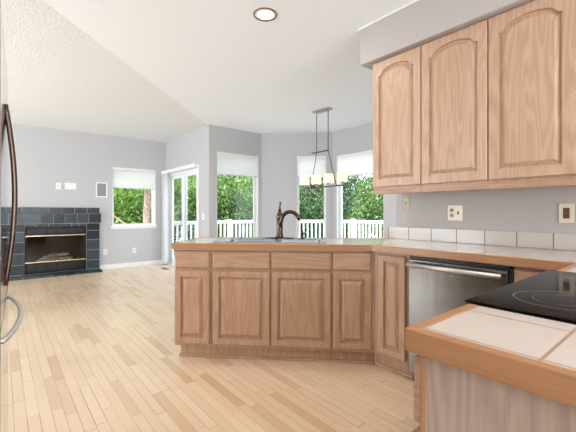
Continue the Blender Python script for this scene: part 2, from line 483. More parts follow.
shade(outline[4], outline[5], WC, 1.825, 'white pleated shade on the wide nook window next to the wall cabinets')

# baseboards
def base(name, A, B, t0, t1):
    A = Vector(A); B = Vector(B); d = (B - A).normalized()
    m = MB().box(t0, t1, -.014, -.001, .001, .085).box(t0, t1, -.010, -.001, .085, .097)
    struct(m.build(name, 'white_trim', loc=(A.x, A.y, 0), rz=math.atan2(d.y, d.x), bevel=.003))
base('baseboard_far', outline[0], outline[1], 5.53, 6.83)
base('baseboard_far_left', outline[0], outline[1], .02, 4.06)
base('baseboard_door', outline[1], outline[2], 1.76, 2.1)
base('baseboard_nook_left', outline[2], outline[3], .02, 1.12)
base('baseboard_nook_middle', outline[3], outline[4], .01, 1.39)
base('baseboard_nook_right', outline[4], outline[5], .01, 2.68)

# sliding patio door
e = bpy.data.objects.new('door_1', None); COL.objects.link(e); e.location = (XD, FAR, 0); e.rotation_euler = (0, 0, a_door if a_door else -R(90)); struct(e)
x0, x1, z0, z1 = DR; x0 += .002; x1 -= .002; z1 -= .002; z0 = .001
f = .04
MB().box(x0, x0 + f, .02, .125, z0, z1).box(x1 - f, x1, .02, .125, z0, z1).box(x0 + f, x1 - f, .02, .125, z1 - f, z1).box(x0 + f, x1 - f, .02, .125, z0, z0 + .025).build('door_frame', 'white_vinyl', e, bevel=.004)
MB().box(x1 - .001, x1 + .055, -.016, -.001, z0, z1 + .055).box(x0 - .045, x0, -.016, -.001, z0, z1 + .055).box(x0, x1 - .001, -.016, -.001, z1 + .002, z1 + .055).build('casing', 'white_trim', e, bevel=.003)
mid = (x0 + x1) / 2 + .02
for (p0, p1, y0, nm) in ((x0 + f, mid + .05, .078, 'fixed_panel'), (mid - .05, x1 - f, .03, 'sliding_panel')):
    s = .1 if nm == 'fixed_panel' else .09; y1 = y0 + .04
    b = z0 + .026; tp = z1 - f
    p = MB().box(p0, p0 + s, y0, y1, b, tp).box(p1 - s, p1, y0, y1, b, tp).box(p0 + s, p1 - s, y0, y1, b, b + .11).box(p0 + s, p1 - s, y0, y1, tp - .08, tp).build(nm, 'white_vinyl', e, bevel=.004)
    MB().box(p0 + s - .002, p1 - s + .002, y0 + .018, y0 + .022, b + .108, tp - .078).build('pane', 'clear_glass', p)
    if nm == 'sliding_panel':
        MB().tube([(p0 + .05, y0, .88), (p0 + .05, y0 - .03, .90), (p0 + .05, y0 - .03, 1.10), (p0 + .05, y0, 1.12)], .008, 8).build('door_handle', 'steel_frame', p)
# vertical blind: headrail and bunch of vanes at the far end
vb = thing('vertical_blind', 'white vertical blind of the sliding door, its vanes bunched at the far corner', 'blind', (XD, FAR, 0), -R(90))
MB().box(.005, 1.70, -.095, -.018, 1.995, 2.062).build('headrail', 'white_trim', vb, bevel=.004)
MB().box(.10, .16, -.05, -.03, 1.955, 1.995).build('bracket', 'slot_dark', vb)
for k in range(9):
    xk = .03 + k * .021
    m = MB(); n = 5; vs = []
    for i in range(n + 1):
        yy = -.095 + .078 * i / n; xx = xk + .006 * math.sin(math.pi * i / n)
        vs += [(xx, yy, .03), (xx, yy, 1.994)]
    m.add(vs, [(2 * i, 2 * i + 2, 2 * i + 3, 2 * i + 1) for i in range(n)], True)
    m.build('vane', 'blind_slat', vb)
MB().tube([(.24, -.055, 1.99), (.245, -.056, 1.0)], .005, 6).build('wand', 'blind_grey', vb)

# soffit above the wall cabinets
struct(MB().box(2.35, XW - .001, -2.995, 1.892, 2.40, H - .001).build('trim_1', 'kitchen_paint', bevel=.004))
struct(MB().box(2.335, 2.349, -2.995, 1.892, H - .014, H - .001).box(2.335, XW - .001, 1.893, 1.907, H - .014, H - .001).build('trim_2', 'white_trim', bevel=.003))

# ---------------------------------------------------------------- cabinet doors
def arch_fn(u):
    a = abs(u)
    if a < .70: return 1 - .40 * (a / .70) ** 2
    if a < .93:
        k = (a - .70) / .23; k = k * k * (3 - 2 * k); return .60 * (1 - k)
    return 0
def panel_mesh(wd, ht, fr=.055, arch=0, th=.020, topfr=None, raised=True):
    """front at y=0 facing -y, back at y=th"""
    n = 26 if arch else 2; topfr = topfr or fr
    us = [i / (n - 1) for i in range(n)]
    if arch: us = [.5 - .5 * math.cos(math.pi * q) * 1 for q in us]
    def loop(e, y, open_):
        pts = []
        if open_:
            x0, x1 = fr + e, wd - fr - e; zb = fr + e; zt = ht - topfr - e
            for q in us: pts.append((x0 + (x1 - x0) * q, y, zb))
            for q in reversed(us): pts.append((x0 + (x1 - x0) * q, y, zt - arch + arch * arch_fn(2 * q - 1)))
        else:
            for q in us: pts.append((e + (wd - 2 * e) * q, y, e))
            for q in reversed(us): pts.append((e + (wd - 2 * e) * q, y, ht - e))
        return pts
    if raised:
        prof = [(0, th, 0), (0, .004, 0), (.004, 0, 0), (0, 0, 1), (.0015, .008, 1), (.003, .0165, 1), (.012, .0165, 1), (.034, .003, 1), (.038, .002, 1)]
    else:
        prof = [(0, th, 0), (0, .008, 0), (.004, .003, 0), (.010, 0, 0)]
    vs = []; fs = []
    L = 2 * n
    for e, y, o in prof: vs += loop(e, y, o)
    for j in range(len(prof) - 1):
        for k in range(L): k2 = (k + 1) % L; fs.append((j * L + k, j * L + k2, (j + 1) * L + k2, (j + 1) * L + k))
    o = (len(prof) - 1) * L
    for i in range(n - 1): fs.append((o + i, o + i + 1, o + L - 2 - i, o + L - 1 - i))
    for i in range(n - 1): fs.append((i + 1, i, L - 1 - i, L - 2 - i))
    return MB().add(vs, fs)
def cab_door(par, x0, x1, z0, z1, mat='oak_vertical', fr=.055, arch=0, topfr=None, name='door', front=-.021):
    return panel_mesh(x1 - x0, z1 - z0, fr, arch, .020, topfr).build(name, mat, par, loc=(x0, front, z0))
def drawer_front(par, x0, x1, z0, z1, mat='oak_horizontal', front=-.021):
    return panel_mesh(x1 - x0, z1 - z0, raised=False).build('drawer', mat, par, loc=(x0, front, z0))

# wall cabinets along the kitchen wall
def wall_cabinet(y_left, wd, label, gl=.004, gr=.004):
    e = thing('wall_cabinet', label, 'cabinet', (2.414, y_left, 1.345), -R(90), 'wall cabinets along the kitchen wall')
    dp = XW - 2.414 - .002
    MB().box(.0005, wd - .0005, 0, dp, 0, 2.399 - 1.345).build('carcass', 'oak_vertical', e)
    cab_door(e, gl, wd - gr, .017, 2.385 - 1.345, arch=.062, fr=.058, topfr=.052)
    MB().box(.0005, wd - .0005, -.012, .012, -.042, -.0005).build('light_rail', 'oak_shaded_horizontal', e, bevel=.002)  # shade under the cabinets put into the rail by darker oak
    return e
ys = [1.797, 1.3635, .905, .461, .015]
labs = ['leftmost oak wall cabinet with arched door, at the soffit\'s left end beside the nook',
        'second oak wall cabinet from the left, its arched door above the switch and outlet plate',
        'wide oak wall cabinet with arched door, third from the left above the counter tiles',
        'oak wall cabinet cut off by the right edge of the photo']
for i in range(4): wall_cabinet(ys[i], ys[i] - ys[i + 1], labs[i], .002 if i == 0 else .0035, .0035)

# ---------------------------------------------------------------- base cabinets
B1 = 'oak_shaded'; B2 = 'oak_shaded_horizontal'
P0 = Vector((2.099, 1.587)); U = Vector((-S2, S2)); N = Vector((S2, S2))
def pen(t, n): q = P0 + U * t + N * n; return (q.x, q.y)
CT = .862            # underside of counter edge level for carcasses
def base_unit(label, t_left, t_right, doors, drawers, kind_names, left_end=False, right_end=False):
    o = pen(t_left, .052); wd = t_left - t_right
    e = thing('base_cabinet', label, 'cabinet', (o[0], o[1], 0), -R(45), 'oak base cabinets under the sink counter')
    MB().box(.0005, wd - .0005, 0, .60, .105, CT).build('carcass', B1, e)
    x0 = .004 if left_end else .0005
    MB().box(x0 + (.02 if left_end else 0), wd - .0005 + (.023 if right_end else 0), .055, .58, .001, .1045).build('toe_kick', B1, e)
    MB().box(x0 + (.008 if left_end else 0), wd - .0005 + (.016 if right_end else 0), .040, .0545, .001, .022).build('shoe_molding', B2, e, bevel=.004)
    for a, b in drawers: drawer_front(e, t_left - a, t_left - b, .72, .852, B2)
    for a, b in doors: cab_door(e, t_left - a, t_left - b, .13, .70, B1, fr=.047)
base_unit('narrow oak base cabinet at the free left end of the sink counter', 1.514, 1.218, [(1.511, 1.232)], [(1.511, 1.232)], None, True)
base_unit('double-door oak sink base cabinet in the middle below the sink', 1.218, .2855, [(1.206, .759), (.744, .294)], [(1.206, .759), (.744, .294)], None)
base_unit('narrow oak base cabinet with drawer, just left of the counter\'s inner angle', .2855, -.0215, [(.278, -.006)], [(.278, -.006)], None, False, True)

# narrow full-height door cabinet between angle and dishwasher
xf = 2.151
e = thing('base_cabinet', 'narrow full-height oak base cabinet left of the dishwasher', 'cabinet', (xf, 1.6075, 0), -R(90))
m = MB().box(0, .3005, 0, .60, .105, CT)
m.build('carcass', B1, e)
cab_door(e, .056, .276, .132, .848, B1, fr=.045)
MB().box(-.022, .3005, .055, .12, .001, .1045).build('toe_kick', B1, e)
MB().box(-.016, .3005, .040, .0545, .001, .022).build('shoe_molding', B2, e, bevel=.004)

# dishwasher
dw = thing('dishwasher', 'stainless steel dishwasher with bar handle under the tiled counter', 'dishwasher', (2.128, 1.303, 0), -R(90))
MB().box(0.004, .596, .03, .6, .11, .846).build('tub_body', 'black_plastic', dw)
MB().box(.0, .6, 0, .029, .075, .838).build('door', 'stainless', dw, bevel=.006, seg=3)
MB().box(.004, .596, .05, .58, .001, .109).build('toe_panel', 'black_plastic', dw)
MB().box(.602, .622, .012, .05, .001, .858).build('side_gap_fill', 'black_plastic', dw)  # black strip standing in for the dark gap at the side
MB().box(.004, .621, .012, .05, .847, .8585).build('top_gap_fill', 'black_plastic', dw)  # black strip standing in for the dark gap above the door
h = MB(); h.tube([(.018, -.046, .807), (.582, -.046, .807)], .0150, 16)
hd = h.build('handle', 'handle_silver', dw)
for xx in (.045, .555): MB().tube([(xx, -.036, .807), (xx, .0, .807)], .008, 12).build('handle_post', 'handle_silver', hd)
MB().box(.272, .312, -.0012, -.0002, .757, .763).box(.284, .300, -.0012, -.0002, .764, .768).build('emblem', 'steel_frame', dw)

# filler cabinet in the inner corner right of the dishwasher
e = thing('base_cabinet', 'small oak corner cabinet between dishwasher and black cooktop', 'cabinet', (xf, .680, 0), -R(90))
MB().box(0, .272, 0, .6, .105, CT).build('carcass', B1, e)
drawer_front(e, .004, .235, .72, .852, B2); cab_door(e, .004, .235, .13, .70, B1, fr=.045)
MB().box(0, .272, .055, .12, .001, .1045).build('toe_kick', B1, e)

# end base cabinet of the near counter leg
e = thing('base_cabinet', 'oak end cabinet in the foreground with pale grained side panel', 'cabinet', (.9545, .388, 0), R(180))
wd = .9545 - .680
MB().box(0, wd - .013, 0, .60, .105, CT).build('carcass', B1, e)
MB().box(wd - .0125, wd, .016, .60, .001, CT).build('side_panel', 'oak_end_panel', e)
MB().box(wd - .0125, wd + .0015, -.0005, .0155, .105, CT).build('corner_stile', B1, e, bevel=.002)
drawer_front(e, .004, wd - .0005, .712, .852, B2); cab_door(e, .004, wd - .0005, .13, .69, B1, fr=.05)
MB().box(0, wd - .02, .055, .12, .001, .1045).build('toe_kick', B1, e)

# corner cabinet under the far part of the near leg
e = thing('base_cabinet', 'oak corner base cabinet right of the range, below the tiled corner', 'cabinet', (2.146, .384, 0), R(180))
MB().box(-.63, .385, 0.02, .60, .105, CT).build('carcass', B1, e)
cab_door(e, .052, .380, .13, .70, B1, front=-.002); drawer_front(e, .052, .380, .72, .852, B2, front=-.002)
MB().box(.0, .385, .065, .12, .001, .1045).build('toe_kick', B1, e)

# ---------------------------------------------------------------- counters
ZT = .914
EDGE = .044
def inset(poly, d): return grow(poly, -d)
def worktop(name, label, poly, edges, tilemat, loc=(0, 0, 0), rz=0, hole=None, EDGE=.044):
    """poly clockwise seen from above so that grow() grows outward; edges = indices with wood edging"""
    e = thing(name, label, 'counter', loc, rz)
    n = len(poly); ew = .026
    # inner polygon: inset only edged sides
    def off(flags, d):
        out = []
        for i in range(n):
            a = Vector(poly[i - 1]); b = Vector(poly[i]); c = Vector(poly[(i + 1) % n])
            d1 = (b - a).normalized(); d2 = (c - b).normalized()
            n1 = Vector((-d1.y, d1.x)); n2 = Vector((-d2.y, d2.x))
            o1 = -d if (i - 1) % n in flags else 0; o2 = -d if i in flags else 0
            p1 = b + n1 * o1; p2 = b + n2 * o2
            cr = d1.x * d2.y - d1.y * d2.x
            k = ((p2 - p1).x * d2.y - (p2 - p1).y * d2.x) / cr
            out.append(tuple(p1 + d1 * k))
        return out
    inner = off(edges, ew); inner_t = off(edges, ew + .0006)
    m = MB()
    if hole is None: m.prism(inner_t, ZT - .05, ZT)
    else:
        (hx0, hx1, hy0, hy1, cs) = hole
        for piece in cs: m.prism(piece(inner_t), ZT - .05, ZT)
    m.build('tile_surface', tilemat, e)
    for i in edges:
        a, b = Vector(poly[i]), Vector(poly[(i + 1) % n]); ia, ib = Vector(inner[i]), Vector(inner[(i + 1) % n])
        L = (b - a).length; ang = math.atan2((b - a).y, (b - a).x); mx = Matrix.Rotation(-ang, 2)
        q = [tuple(mx @ (p - a)) for p in (a, b, ib, ia)]
        MB().prism(q, ZT - EDGE, ZT + .002).build('wood_edging', 'oak_edging', e, loc=(a.x, a.y, 0), rz=ang, bevel=.0035, seg=3)
    return e
# sink counter in its own frame: origin P0, x along -U (left to right), so points are (-t, n)
pen_l = 1.523; dpt = .68
SX0, SX1, SY0, SY1 = -1.205, -.335, .10, .56     # sink cut-out
# corners: left front, inner angle, corner with wall run (joint), back
def loc_of(X, Y):
    d = Vector((X, Y)) - P0; return (-(d.dot(U)), d.dot(N))
poly_p = [(-pen_l, 0), (-pen_l, dpt), loc_of(XW - .003, 1.862)[0:2] and (loc_of(XW - .003, P0.y + (dpt / S2 - (XW - .003 - P0.x)))), loc_of(XW - .003, P0.y), (0, 0)]
def c_left(p): return [p[0], p[1], (SX0, p[1][1]), (SX0, p[0][1])]
def c_front(p): return [(SX0, p[0][1]), (SX0, SY0), (SX1, SY0), (SX1, p[0][1])]
def c_back(p): return [(SX0, SY1), (SX0, p[1][1]), (SX1, p[1][1]), (SX1, SY1)]
def c_right(p): return [(SX1, p[0][1]), (SX1, p[1][1]), p[2], p[3], p[4]]
sc_ = worktop('kitchen_counter', 'tiled sink counter with oak edging, running to the inner angle', poly_p, [4, 0, 1], 'peninsula_tile', (P0.x, P0.y, 0), -R(45), (SX0, SX1, SY0, SY1, [c_left, c_front, c_back, c_right]))
# wall run plus the inner corner of the near leg
YN = .407
poly_r = [(2.099, P0.y - .001), (XW - .003, P0.y - .001), (XW - .003, -.24), (1.755, -.24), (1.755, YN), (2.099, YN)]
worktop('kitchen_counter', 'tiled counter along the kitchen wall above the dishwasher', poly_r, [5, 4], 'run_tile')
poly_n = [(.65, YN), (.955, YN), (.955, -.24), (.65, -.24)]
worktop('kitchen_counter', 'short tiled counter end with thick oak edging in the right foreground', poly_n, [3, 0], 'counter_tile', EDGE=.046)

# backsplash tiles
struct(MB().box(XW - .010, XW - .0005, -2.9, 1.95, ZT + .001, 1.020).build('trim_3', 'splash_tile', bevel=.002), 'row of white backsplash tiles on the kitchen wall')

# ---------------------------------------------------------------- range
rg = thing('electric_range', 'black glass electric range set into the near counter', 'stove', (1.355, .412, 0), R(180))
MB().box(-.382, .382, .02, .62, .04, .905).build('body', 'black_plastic', rg)
MB().box(-.388, .388, -.012, .655, .9135, .9195).build('cooktop', 'ceramic_glass', rg, bevel=.003, seg=3)
MB().box(-.382, .382, -.005, .62, .9055, .9133).build('cooktop_rim', 'black_plastic', rg)
dr_ = MB().box(-.375, .375, -.012, .019, .24, .78).build('oven_door', 'ceramic_glass', rg, bevel=.004)
MB().tube([(-.33, -.012, .75), (-.33, -.05, .75), (.33, -.05, .75), (.33, -.012, .75)], .011, 10).build('handle', 'handle_silver', dr_)
MB().box(-.375, .375, -.010, .019, .79, .90).build('control_strip', 'black_plastic', rg, bevel=.004)
for xk in (-.28, -.14, .14, .28):
    MB().lathe([(.020, 0), (.018, .022)], 16, Matrix.Translation((xk, -.0105, .845)) @ Matrix.Rotation(R(90), 4, 'X')).build('knob', 'black_plastic', rg)
MB().box(-.375, .375, -.008, .019, .06, .23).build('warming_drawer', 'black_plastic', rg, bevel=.004)
for (bx, by, br) in ((.19, .16, .115), (-.19, .16, .085), (.19, .45, .085), (-.19, .45, .115)):
    MB().lathe([(br, .9197), (br, .92), (br - .004, .92), (br - .004, .9197)], 48, Matrix.Translation((bx, by, 0)), caps=False).lathe([(br * .6, .9197), (br * .6, .92), (br * .6 - .002, .92), (br * .6 - .002, .9197)], 48, Matrix.Translation((bx, by, 0)), caps=False).build('burner_ring', 'ring_grey', rg)

# ---------------------------------------------------------------- sink, faucet, soap pump  (sink counter frame)
sk = thing('kitchen_sink', 'double-bowl stainless steel sink set in the tiled counter', 'sink', (P0.x, P0.y, 0), -R(45))
def basin(x0, x1, y0, y1, dep):
    m = MB(); prof = []
    def ring(ins, z, rad):
        pts = []; a0, a1, b0, b1 = x0 + ins, x1 - ins, y0 + ins, y1 - ins
        for cx, cy, st in ((a1 - rad, b1 - rad, 0), (a0 + rad, b1 - rad, 90), (a0 + rad, b0 + rad, 180), (a1 - rad, b0 + rad, 270)):
            for k in range(7): an = R(st + 15 * k); pts.append((cx + rad * math.cos(an), cy + rad * math.sin(an), z))
        return pts
    rings = [ring(0, ZT + .006, .06), ring(.006, ZT, .055), ring(.012, ZT - .03, .05), ring(.018, ZT - dep + .03, .05), ring(.035, ZT - dep, .04)]
    n = 28; vs = [p for r_ in rings for p in r_]; fs = []
    for j in range(len(rings) - 1):
        for k in range(n): k2 = (k + 1) % n; fs.append((j * n + k, j * n + k2, (j + 1) * n + k2, (j + 1) * n + k))
    fs.append(tuple((len(rings) - 1) * n + k for k in range(n)))
    return m.add(vs, fs, True)
xm = (SX0 + SX1) / 2
b1 = (SX0 + .035, xm - .02, SY0 + .035, SY1 - .095); b2 = (xm + .02, SX1 - .035, SY0 + .035, SY1 - .095)
for b in (b1, b2): 
    bo = basin(*b, .18).build('bowl', 'sink_steel', sk)
    MB().lathe([(.04, ZT - .179), (.04, ZT - .176), (.02, ZT - .177)], 20, Matrix.Translation(((b[0] + b[1]) / 2, (b[2] + b[3]) / 2, 0))).build('drain', 'dark_nickel', bo)
# rim deck as strips around the bowls
m = MB(); zl, zh = ZT + .0005, ZT + .006; X0, X1, Y0, Y1 = SX0 - .012, SX1 + .012, SY0 - .012, SY1 + .012
m.box(X0, X1, Y0, b1[2] + .008, zl, zh).box(X0, X1, b1[3] - .008, Y1, zl, zh).box(X0, b1[0] + .008, b1[2] + .008, b1[3] - .008, zl, zh).box(b1[1] - .008, b2[0] + .008, b1[2] + .008, b1[3] - .008, zl, zh).box(b2[1] - .008, X1, b1[2] + .008, b1[3] - .008, zl, zh)
m.box(X0, X1, Y0, Y0 + .012, zh, zh + .004).box(X0, X1, Y1 - .012, Y1, zh, zh + .004).box(X0, X0 + .012, Y0 + .012, Y1 - .012, zh, zh + .004).box(X1 - .012, X1, Y0 + .012, Y1 - .012, zh, zh + .004)
m.build('rim', 'sink_steel', sk, bevel=.002)
fc = thing('faucet', 'oil-rubbed bronze gooseneck kitchen faucet behind the sink', 'faucet', (*pen(.738, .515), ZT + .0065), -R(45))
MB().lathe([(.001, .0), (.13, .0), (.128, .006), (.06, .010), (.001, .011)], 32, Matrix.Diagonal((1, .28, 1, 1))).build('escutcheon', 'bronze', fc)
MB().lathe([(.036, .0105), (.035, .02), (.029, .03), (.028, .17), (.031, .18), (.031, .20), (.022, .225), (.012, .246)], 24).build('body', 'bronze', fc)
sp = []
for k in range(15):
    a = R(180 - 140 * k / 14); sp.append((.098 + .080 * math.cos(a), -.02 - .012 * k / 14, .150 + .088 * math.sin(a)))
sp = [(.012, -.01, .10), (.012, -.018, .14)] + sp[1:]
q = Vector(sp[-1]); dirv = (q - Vector(sp[-2])).normalized()
fs_ = MB().tube(sp, [.018] * len(sp), 14).build('spout', 'bronze', fc)
MB().tube([q, q + dirv * .02, q + dirv * .045, q + dirv * .05], [.018, .022, .023, .018], 14).build('spray_head', 'bronze', fs_)
lv = MB().tube([(0, 0, .246), (0, .003, .275), (.003, .006, .305), (.006, .008, .318), (.007, .008, .328)], [.014, .009, .008, .013, .006], 12)
lv.build('lever', 'bronze', fc)
pm = thing('soap_dispenser', 'small bronze soap pump right of the kitchen faucet', 'soap dispenser', (*pen(.533, .515), ZT + .0065), -R(45))
MB().lathe([(.022, 0), (.022, .005), (.012, .010), (.012, .035), (.016, .038), (.016, .052), (.009, .056)], 18).build('pump_body', 'bronze', pm)
MB().tube([(0, 0, .056), (0, 0, .072), (0, -.02, .076), (0, -.05, .070)], [.007, .008, .007, .005], 10).build('nozzle', 'bronze', pm)

# ---------------------------------------------------------------- refrigerator
fr = thing('refrigerator', 'stainless french-door refrigerator at the left edge of the photo', 'refrigerator', (-.0003, 1.25, 0), R(88.2))
FW = .90
MB().box(.005, FW - .005, .06, .74, .03, 1.76).build('body', 'fridge_side', fr, bevel=.004)
MB().box(.01, FW - .01, .04, .70, .001, .0295).build('toe_grille', 'black_plastic', fr)
for (a, b) in ((.002, FW / 2 - .002), (FW / 2 + .002, FW - .002)):
    MB().box(a, b, 0, .059, .825, 1.78).build('door', 'fridge_stainless', fr, bevel=.004, seg=3)
zf = MB().box(.002, FW - .002, 0, .059, .05, .815).build('freezer_drawer', 'fridge_stainless', fr, bevel=.004, seg=3)
def bow(p, q, out, n=22, k=.75):
    p = Vector(p); q = Vector(q); r = []
    for i in range(n + 1):
        u = i / n; r.append(p.lerp(q, u) + Vector((0, -out * (math.sin(math.pi * u) ** k), 0)))
    return r
for xx in (FW / 2 - .035, FW / 2 + .035):
    MB().tube(bow((xx, 0, .885), (xx, 0, 1.555), .028, k=.9), .008, 12, 1.1).build('door_handle', 'handle_reflect_dark', fr)
MB().tube(bow((.86, 0, .757), (.14, 0, .757), .046), .008, 12, 1.1).build('freezer_handle', 'handle_silver', zf)

# ---------------------------------------------------------------- fireplace
fp = thing('fireplace', 'built-in fireplace with dark slate tile surround and brass-trimmed glass doors', 'fireplace', (0, FAR, 0), 0)
def tile_boxes(m, xs, zs, yf, yb, g=.0055):
    for i in range(len(xs) - 1):
        for j in range(len(zs) - 1): m.box(xs[i] + g, xs[i + 1] - g, yf, yb, zs[j] + g, zs[j + 1] - g)
FX0, FX1 = .085, 1.52; OX0, OX1 = .324, 1.285
m = MB()
tile_boxes(m, [OX1 + .001, FX1], [.045, .22, .42, .62, .80, .94], -.05, -.04)
tile_boxes(m, [FX0, OX0 - .001], [.045, .22, .42, .62, .80, .94], -.05, -.04)
tile_boxes(m, [OX0, .50, .68, .86, 1.04, 1.17, OX1], [.88, .94], -.05, -.04)
m.build('surround_tiles', 'slate_tile', fp, bevel=.002, seg=1)
m = MB(); tile_boxes(m, [FX0, .29, .50, .69, .89, 1.09, 1.30, FX1], [1.13, 1.245], -.05, -.04); m.build('top_tiles', 'slate_tile', fp, bevel=.002, seg=1)
MB().box(FX0, OX0, -.0415, -.001, .001, 1.245).box(OX1, FX1, -.0415, -.001, .001, 1.245).box(OX0, OX1, -.0415, -.001, .885, 1.245).build('surround_backing', 'grout_grey', fp)
m = MB(); tile_boxes(m, [FX0 - .02, .10, .31, .55, .75, .93, 1.13, 1.32, FX1 + .02], [.945, 1.125], -.085, -.075)
tile_boxes(m, [FX0 - .02, .10, .31, .55, .75, .93, 1.13, 1.32, FX1 + .02], [1.126, 1.136], -.084, -.046, .001)
hb = m.build('header_tiles', 'slate_tile', fp, bevel=.002, seg=1)
MB().box(FX0 - .018, FX1 + .018, -.076, -.052, .942, 1.128).build('header_backing', 'grout_grey', fp)
m = MB()
xs = [FX0 - .0, .29, .50, .70, .90, 1.10, 1.30, FX1]
for i in range(len(xs) - 1): m.box(xs[i] + .004, xs[i + 1] - .004, -.29, -.052, .026, .040)
m2 = MB().box(FX0, FX1, -.292, -.0425, .001, .034)
m.build('hearth_tiles', 'slate_tile', fp, bevel=.002, seg=1); m2.build('hearth_backing', 'grout_grey', fp)
m = MB()   # front edge tiles of hearth
for i in range(len(xs) - 1): m.box(xs[i] + .004, xs[i + 1] - .004, -.300, -.2925, .002, .038)
m.build('hearth_edge_tiles', 'slate_tile', fp, bevel=.001, seg=1)
# firebox
fx = MB().box(OX0 + .002, OX0 + .03, .0, .42, .042, .888).box(OX1 - .03, OX1 - .002, .0, .42, .042, .888).box(OX0 + .03, OX1 - .03, .40, .42, .042, .888).box(OX0 + .03, OX1 - .03, 0, .40, .042, .15).box(OX0 + .03, OX1 - .03, 0, .40, .86, .888)
fx.build('firebox', 'firebrick', fp)
MB().box(OX0 + .001, OX0 + .022, -.045, -.002, .046, .878).box(OX1 - .022, OX1 - .001, -.045, -.002, .046, .878).box(OX0 + .022, OX1 - .022, -.02, -.002, .860, .878).build('frame', 'black_iron', fp, bevel=.002)
# louvres above and below the doors
m = MB()
m.box(OX0 + .022, OX1 - .022, -.03, -.010, .74, .878)
m.build('upper_louver', 'black_iron', fp)
m = MB(); tile_boxes(m, [OX0 + .03, .49, .65, .81, .97, 1.13, OX1 - .03], [.755, .865], -.036, -.0305, .012); m.build('louver_slot', 'louver_black', fp)
MB().box(OX0 + .022, OX1 - .022, -.03, -.010, .046, .245).build('lower_louver', 'black_iron', fp)
m = MB(); tile_boxes(m, [OX0 + .03, .49, .65, .81, .97, 1.13, OX1 - .03], [.075, .225], -.036, -.0305, .012); m.build('louver_slot', 'louver_black', fp)
for z in (.725, .250): MB().box(OX0 + .012, OX1 - .012, -.062, -.036, z - .012, z + .012).build('brass_bar', 'brass', fp, bevel=.004, seg=3)
for k, (a, b) in enumerate(((OX0 + .024, .80), (.81, OX1 - .024))):
    g = MB().box(a, b, -.024, -.020, .263, .712).build('glass_door', 'smoked_glass', fp)
    for xe in (a, b - .008): MB().box(xe, xe + .008, -.030, -.0245, .263, .712).build('door_edge', 'black_iron', g)
grate = MB()
for xk in [.55 + .07 * i for i in range(8)]: grate.box(xk, xk + .012, .10, .30, .20, .212)
grate.box(.55, 1.06, .09, .10, .15, .24).box(.55, 1.06, .30, .31, .15, .24)
grate.build('grate', 'black_iron', fp)
for (a, b, r) in (((.52, .15, .25), (1.08, .17, .26), .038), ((.56, .25, .255), (1.04, .24, .25), .036), ((.62, .12, .31), (.98, .27, .325), .032), ((.70, .27, .33), (1.02, .14, .345), .028)):
    a = Vector(a); b = Vector(b); pts = [a.lerp(b, i / 7) + Vector((0, random.uniform(-.006, .006), random.uniform(-.006, .006))) for i in range(8)]
    MB().tube(pts, [r * random.uniform(.85, 1.1) for _ in pts], 10).build('log', 'log_bark', fp)

# ---------------------------------------------------------------- plates on walls
def wall_frame(A, ang): return Matrix.Translation((A[0], A[1], 0)) @ Matrix.Rotation(ang, 4, 'Z')
def plate(name, label, cat, loc, rz, w_, h_, mat, group=None):
    e = thing(name, label, cat, loc, rz, group)
    MB().box(-w_ / 2, w_ / 2, -.007, -.0008, -h_ / 2, h_ / 2).build('cover_plate', mat, e, bevel=.003, seg=3)
    return e
def duplex(e, x, mat, face=None):
    for z in (-.02, .02):
        d = MB().lathe([(.0155, 0), (.0155, .003)], 20, Matrix.Translation((x, -.0072, z)) @ Matrix.Rotation(R(90), 4, 'X')).build('receptacle', mat, e)
        MB().box(x - .008, x - .005, -.0108, -.0103, z - .002, z + .008).box(x + .005, x + .008, -.0108, -.0103, z - .002, z + .008).box(x - .002, x + .002, -.0108, -.0103, z - .010, z - .006).build('slots', 'slot_dark', d)
def toggle(e, x, mat):
    MB().box(x - .006, x + .006, -.0085, -.0071, -.013, .013).build('switch_slot', 'slot_dark', e)
    MB().box(x - .004, x + .004, -.018, -.0086, -.002, .010).build('toggle', mat, e, bevel=.001)
KR = -R(90)
e = plate('phone_jack_plate', 'small tan jack plate on the kitchen wall, below the leftmost wall cabinet', 'wall plate', (XW, 1.722, 1.232), KR, .07, .118, 'tan_plate')
MB().box(-.008, .008, -.009, -.0072, -.006, .010).build('jack', 'brown_device', e)
for z in (-.042, .042): MB().lathe([(.003, 0), (.003, .001)], 10, Matrix.Translation((0, -.0072, z)) @ Matrix.Rotation(R(90), 4, 'X')).build('screw', 'brass', e)
e = plate('outlet_switch_plate', 'double beige plate with outlet and toggle switch above the dishwasher', 'wall plate', (XW, 1.29, 1.15), KR, .118, .122, 'beige_plate')
duplex(e, -.024, 'beige_device'); toggle(e, .024, 'beige_device')
e = plate('wall_outlet', 'single beige outlet plate with brown receptacle at the right edge of the photo', 'outlet', (XW, .585, 1.15), KR, .080, .125, 'beige_plate')
MB().box(-.017, .017, -.0095, -.0072, -.034, .034).build('receptacle_block', 'brown_device', e, bevel=.001)
for z in (-.018, .018): MB().box(-.008, -.005, -.0100, -.0096, z - .004, z + .006).box(.005, .008, -.0100, -.0096, z - .004, z + .006).build('slots', 'slot_dark', e)
